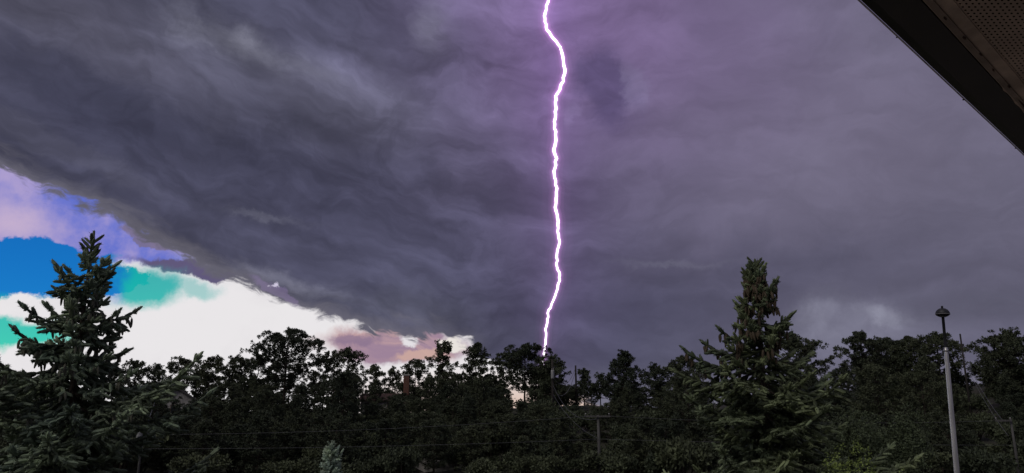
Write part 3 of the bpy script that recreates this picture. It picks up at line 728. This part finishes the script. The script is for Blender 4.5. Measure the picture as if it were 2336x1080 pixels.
# ------------------------------------------------------------------ lamp post
lt = at(2150, 712, 20.0); lb = at(2183, 1080, 20.0); base = Vector((lt.x + (lb.x - lt.x) * (lt.z / (lt.z - lb.z)), 20.0, 0))
lamp = thing('lamp_post', 'leaning steel lamp post with a dark domed head', 'lamp post', base)
ax = Vector((lt.x, 20.0, lt.z)) - base; HL = ax.length; lamp.rotation_euler = ax.to_track_quat('Z', 'Y').to_euler()
Geo().lathe([(.0, -.02), (.20, -.02), (.20, .02), (.13, .05), (.11, .3), (.11, .34)], 20).build('base', M_GALV, lamp, True)
zs = HL - .93
Geo().lathe([(.078, .02), (.052, zs - .25), (.048, zs - .02), (.040, zs + .01), (.0, zs + .01)], 18).build('lower_pole', M_GALV, lamp, True)
Geo().lathe([(.047, zs - .10), (.056, zs - .10), (.056, zs - .03), (.047, zs - .03)], 18).build('collar', M_GALV, lamp, True)
Geo().lathe([(.037, zs - .1), (.035, HL - .13), (.06, HL - .12), (.06, HL - .08), (.0, HL - .08)], 14).build('upper_pole', M_LAMPDK, lamp, True)
hd = Geo().lathe([(.05, HL - .125), (.11, HL - .115), (.150, HL - .092), (.172, HL - .055), (.168, HL - .02), (.150, HL + .02), (.12, HL + .055), (.078, HL + .084), (.03, HL + .095), (.0, HL + .097)], 24).build('lamp_head', M_LAMPDK, lamp, True)
Geo().lathe([(.0, HL - .142), (.06, HL - .136), (.105, HL - .119)], 20).build('lens', M_LENS, hd, True)
Geo().lathe([(.0, HL + .155), (.024, HL + .155), (.027, HL + .148), (.027, HL + .09), (.02, HL + .085)], 12).build('photocell', M_LAMPDK, hd, True)
Geo().lathe([(.170, HL - .066), (.178, HL - .066), (.178, HL - .056), (.170, HL - .056)], 24).build('rim', M_LENS, hd, True)

# ------------------------------------------------------------------ utility poles and wires
def pole(name, label, px, ptop, d, r=.13, m_=M_POLE, arm=None, can=None, group='utility poles'):
    p = at(px, ptop, d); gz = ground_z(p.x, d); H = p.z - gz
    t = thing(name, label, 'utility pole', (p.x, d, gz), group)
    Geo().tube([(0, 0, -.3), (.02, 0, H * .5), (0, 0, H)], [r, r * .86, r * .7], 9).build('shaft', m_, t, True)
    if arm:
        Geo().box((arm[2], -.13, H - arm[1]), (arm[0], .09, .10)).build('crossarm', m_, t)
        for q in (-.9, .9):
            Geo().lathe([(.012, 0), (.012, .05), (.04, .055), (.045, .09), (.028, .12), (.0, .13)], 8, (arm[2] + q * arm[0] / 2, -.13, H - arm[1] + .05)).build('insulator', M_PORC, t, True)
    if can:
        z = H - can[0]
        c = Geo().lathe([(.0, z - .42), (.15, z - .42), (.17, z - .38), (.17, z + .28), (.18, z + .30), (.18, z + .34), (.0, z + .38)], 14, (can[1], -.30, 0)).build('transformer', M_CAN, t, True)
        Geo().box((can[1], -.15, z), (.10, .14, .3)).build('bracket', M_LAMPDK, c)
        for q in (-.07, .07): Geo().lathe([(.03, z + .34), (.045, z + .40), (.03, z + .44), (.045, z + .48), (.02, z + .55), (.0, z + .56)], 8, (can[1] + q, -.30, 0)).build('bushing', M_PORC, c, True)
    return t
pole('utility_pole', 'dark pole carrying a grey transformer in front of a dense pine', 1260, 820, 76, .16, can=(1.45, 0))
pole('utility_pole', 'slim bare pole standing above the ridge against dark cloud', 1313, 834, 92, .14)
pole('utility_pole', 'short grey pole with a crossarm part way down the slope', 1364, 947, 46, .10, M_GREYPOLE, arm=(1.5, .08, -.05))
pole('utility_pole', 'bare pole rising beside the massive dome-shaped pine', 2190, 762, 70, .10)
pole('utility_pole', 'small pole with a pale transformer beside the grey-green spruce', 326, 972, 40, .065, M_GREYPOLE, can=(.62, .06))
pole('utility_pole', 'stub pole with pale insulators on the slope below the dome-shaped pine', 2305, 955, 45, .08, M_GREYPOLE, arm=(.9, .12, -.5))
def wire(label, ends, r=.0065, sag=.6, group='overhead wires', n=24):
    A, Z = ends; pts = []
    for i in range(n + 1):
        t = i / n; p = A.lerp(Z, t); p.z -= sag * 4 * t * (1 - t); pts.append(p)
    o = Geo().tube([p - A for p in pts], r, 5).build('power_line', M_WIRE, None, True); o.location = A; tag(o, label, 'wire', group); return o
wire('upper wire strung from the crossarm pole past the small spruce', (at(1350, 949, 45.85), at(300, 992, 44)), sag=.25)
wire('lower wire strung from the grey crossarm pole past the small spruce', (at(1364, 1002, 45.9), at(300, 1024, 44)), sag=.15)
wire('upper wire running from the crossarm pole behind the green spruce', (at(1378, 949, 45.85), at(2284, 960, 45)), sag=.25)
wire('lower wire running from the crossarm pole behind the green spruce', (at(1366, 1002, 45.9), at(2400, 1016, 45)), sag=.10)
wire('upper drooping cable from the ridge down to the crossarm pole', (at(1262, 880, 75.7), at(1362, 956, 45.9)), .012, 1.0)
wire('lower drooping cable from the ridge down to the grey crossarm pole', (at(1262, 900, 75.7), at(1365, 1001, 45.9)), .012, .55)
wire('short wire between the transformer pole and the slim bare pole', (at(1262, 862, 75.7), at(1312, 842, 92)), .025, 1.2)
wire('second short wire between the transformer pole and the slim bare pole', (at(1262, 890, 75.7), at(1312, 850, 92)), .025, 1.4)
wire('inner cable from the bare pole down to the stub pole', (at(2194, 800, 69.8), at(2286, 958, 45)), .010, .5)
wire('outer cable from the bare pole down past the stub pole', (at(2192, 808, 69.8), at(2300, 995, 43)), .010, .5)
wire('thin wire rising from the pale transformer past the spruce', (at(328, 985, 39.8), at(372, 850, 92)), .018, .5)

# ------------------------------------------------------------------ cabins among the trees
def brick_stack(parent, c, w, dpt, z0, z1):
    ch = Geo().box((c[0], c[1], (z0 + z1) / 2), (w - .03, dpt - .03, z1 - z0)).build('chimney', M_MORTAR, parent)
    bl, bh = w / 3, .16; me = Geo().box((0, 0, 0), (bl - .02, .11, bh - .025)).mesh('brick', M_BRICK); me2 = Geo().box((0, 0, 0), (.11, bl - .02, bh - .025)).mesh('brick', M_BRICK)
    z = z0 + bh / 2; row = 0
    while z < z1 - bh:
        for k in range(3):
            off = (k - 1) * bl
            link('brick', me, ch, (c[0] + off, c[1] - dpt / 2 + .045, z))
            if abs(off) < w / 2: link('brick', me2, ch, (c[0] - w / 2 + .045, c[1] + off * .8, z)); link('brick', me2, ch, (c[0] + w / 2 - .045, c[1] + off * .8, z))
        z += bh; row += 1
    Geo().box((c[0], c[1], z1), (w + .14, dpt + .14, .12)).build('chimney_cap', M_PALEWALL, ch)
    return ch
p = at(905, 930, 92); cab = thing('cabin', 'cabin with a red-brown roof and tall brick chimney among the pines', 'house', (p.x, 92, ground_z(p.x, 92)), None, 0)
zr = at(905, 900, 92).z - cab.location.z
Geo().box((-1.6, 1.5, zr * .36), (5.0, 4.0, zr * .72)).build('wall', M_PALEWALL, cab)
gr = Geo(); gr.add([(-4.4, -.9, zr * .70), (1.2, -.9, zr * .70), (1.2, 1.5, zr), (-4.4, 1.5, zr), (-4.4, 3.9, zr * .70), (1.2, 3.9, zr * .70), (-4.4, -.9, zr * .70 + .12), (1.2, -.9, zr * .70 + .12), (1.2, 1.5, zr + .14), (-4.4, 1.5, zr + .14), (-4.4, 3.9, zr * .70 + .12), (1.2, 3.9, zr * .70 + .12)],
   [(0, 3, 1), (1, 3, 2), (3, 4, 2), (2, 4, 5), (6, 7, 9), (7, 8, 9), (9, 8, 10), (8, 11, 10), (0, 1, 7), (0, 7, 6), (4, 10, 11), (4, 11, 5), (1, 2, 8), (1, 8, 7), (2, 5, 11), (2, 11, 8), (0, 6, 9), (0, 9, 3), (3, 9, 10), (3, 10, 4)]); gr.build('roof', M_ROOFRED, cab)
for x in (-3.0, -.6):
    w_ = Geo().box((x, -.53, zr * .42), (.9, .05, 1.1)).build('window', M_WOODTRIM, cab); Geo().box((x, -.562, zr * .42), (.74, .02, .94)).build('pane', M_GLASS, w_)
cx = at(928, 860, 90.5).x - p.x; zc = at(928, 856, 90.5).z - cab.location.z
brick_stack(cab, (cx, -1.5 + .0), .62, .62, -.3, zc)
p = at(400, 930, 80); c2 = thing('cabin', 'low cabin with a grey gable roof under the round-headed pines', 'house', (p.x, 80, ground_z(p.x, 80)), None, R(18))
z1 = at(392, 888, 80).z - c2.location.z; ze = z1 - 1.1
Geo().box((0, 2.0, ze / 2), (3.6, 4.6, ze)).build('wall', M_PALEWALL, c2)
gg = Geo(); gg.add([(-1.8, -.28, ze), (1.8, -.28, ze), (0, -.28, z1 - .06), (-1.8, 4.2, ze), (1.8, 4.2, ze), (0, 4.2, z1 - .06)], [(0, 1, 2), (3, 5, 4), (0, 2, 5), (0, 5, 3), (1, 4, 5), (1, 5, 2), (0, 3, 4), (0, 4, 1)]); gg.build('gable', M_PALEWALL, c2)
for sgn in (-1, 1):
    r_ = Geo(); a0 = np.array([0, 0, z1]); b0 = np.array([sgn * 2.3, 0, ze - .30]); nn_ = np.array([sgn * .5, 0, .85]) * .12
    Vv = [q + np.array([0, y, 0]) + o for y in (-.6, 4.7) for q in (a0, b0) for o in (0 * nn_, nn_)]
    r_.add(Vv, [(0, 2, 3), (0, 3, 1), (4, 5, 7), (4, 7, 6), (0, 4, 6), (0, 6, 2), (1, 3, 7), (1, 7, 5), (2, 6, 7), (2, 7, 3), (0, 1, 5), (0, 5, 4)]); r_.build('roof', M_SHINGLE, c2)
w_ = Geo().box((0, -.33, ze * .6), (.9, .05, 1.0)).build('window', M_WOODTRIM, c2); Geo().box((0, -.36, ze * .6), (.74, .02, .84)).build('pane', M_GLASS, w_)

# ------------------------------------------------------------------ boulders
def rock(label, px, py, d, s, seed):
    rng = np.random.default_rng(seed); p = at(px, py, d); z = ground_z(p.x, d)
    n1, n2 = 7, 10; V = []; F = []
    for i in range(n1 + 1):
        for j in range(n2):
            th, ph = math.pi * i / n1, 2 * math.pi * j / n2; r = 1 + (.18 * rng.normal() if 0 < i < n1 else 0)
            V.append((s * r * 1.25 * math.sin(th) * math.cos(ph), s * r * math.sin(th) * math.sin(ph), s * .72 * r * math.cos(th)))
    for i in range(n1):
        for j in range(n2):
            k = (j + 1) % n2; F += [(i * n2 + j, (i + 1) * n2 + j, (i + 1) * n2 + k), (i * n2 + j, (i + 1) * n2 + k, i * n2 + k)]
    o = Geo().add(V, F).build('boulder', M_ROCK); o.location = (p.x, d, z + s * .25); tag(o, label, 'boulder', 'boulders on the slope')
rock('rounded pale boulder on the slope behind the crossarm pole', 1435, 985, 60, .75, 1)
rock('flat pale boulder low on the slope beside the small spruce', 985, 1060, 51, .8, 2)
rock('weathered boulder on the slope near the stub pole', 2085, 1010, 54, .6, 3)
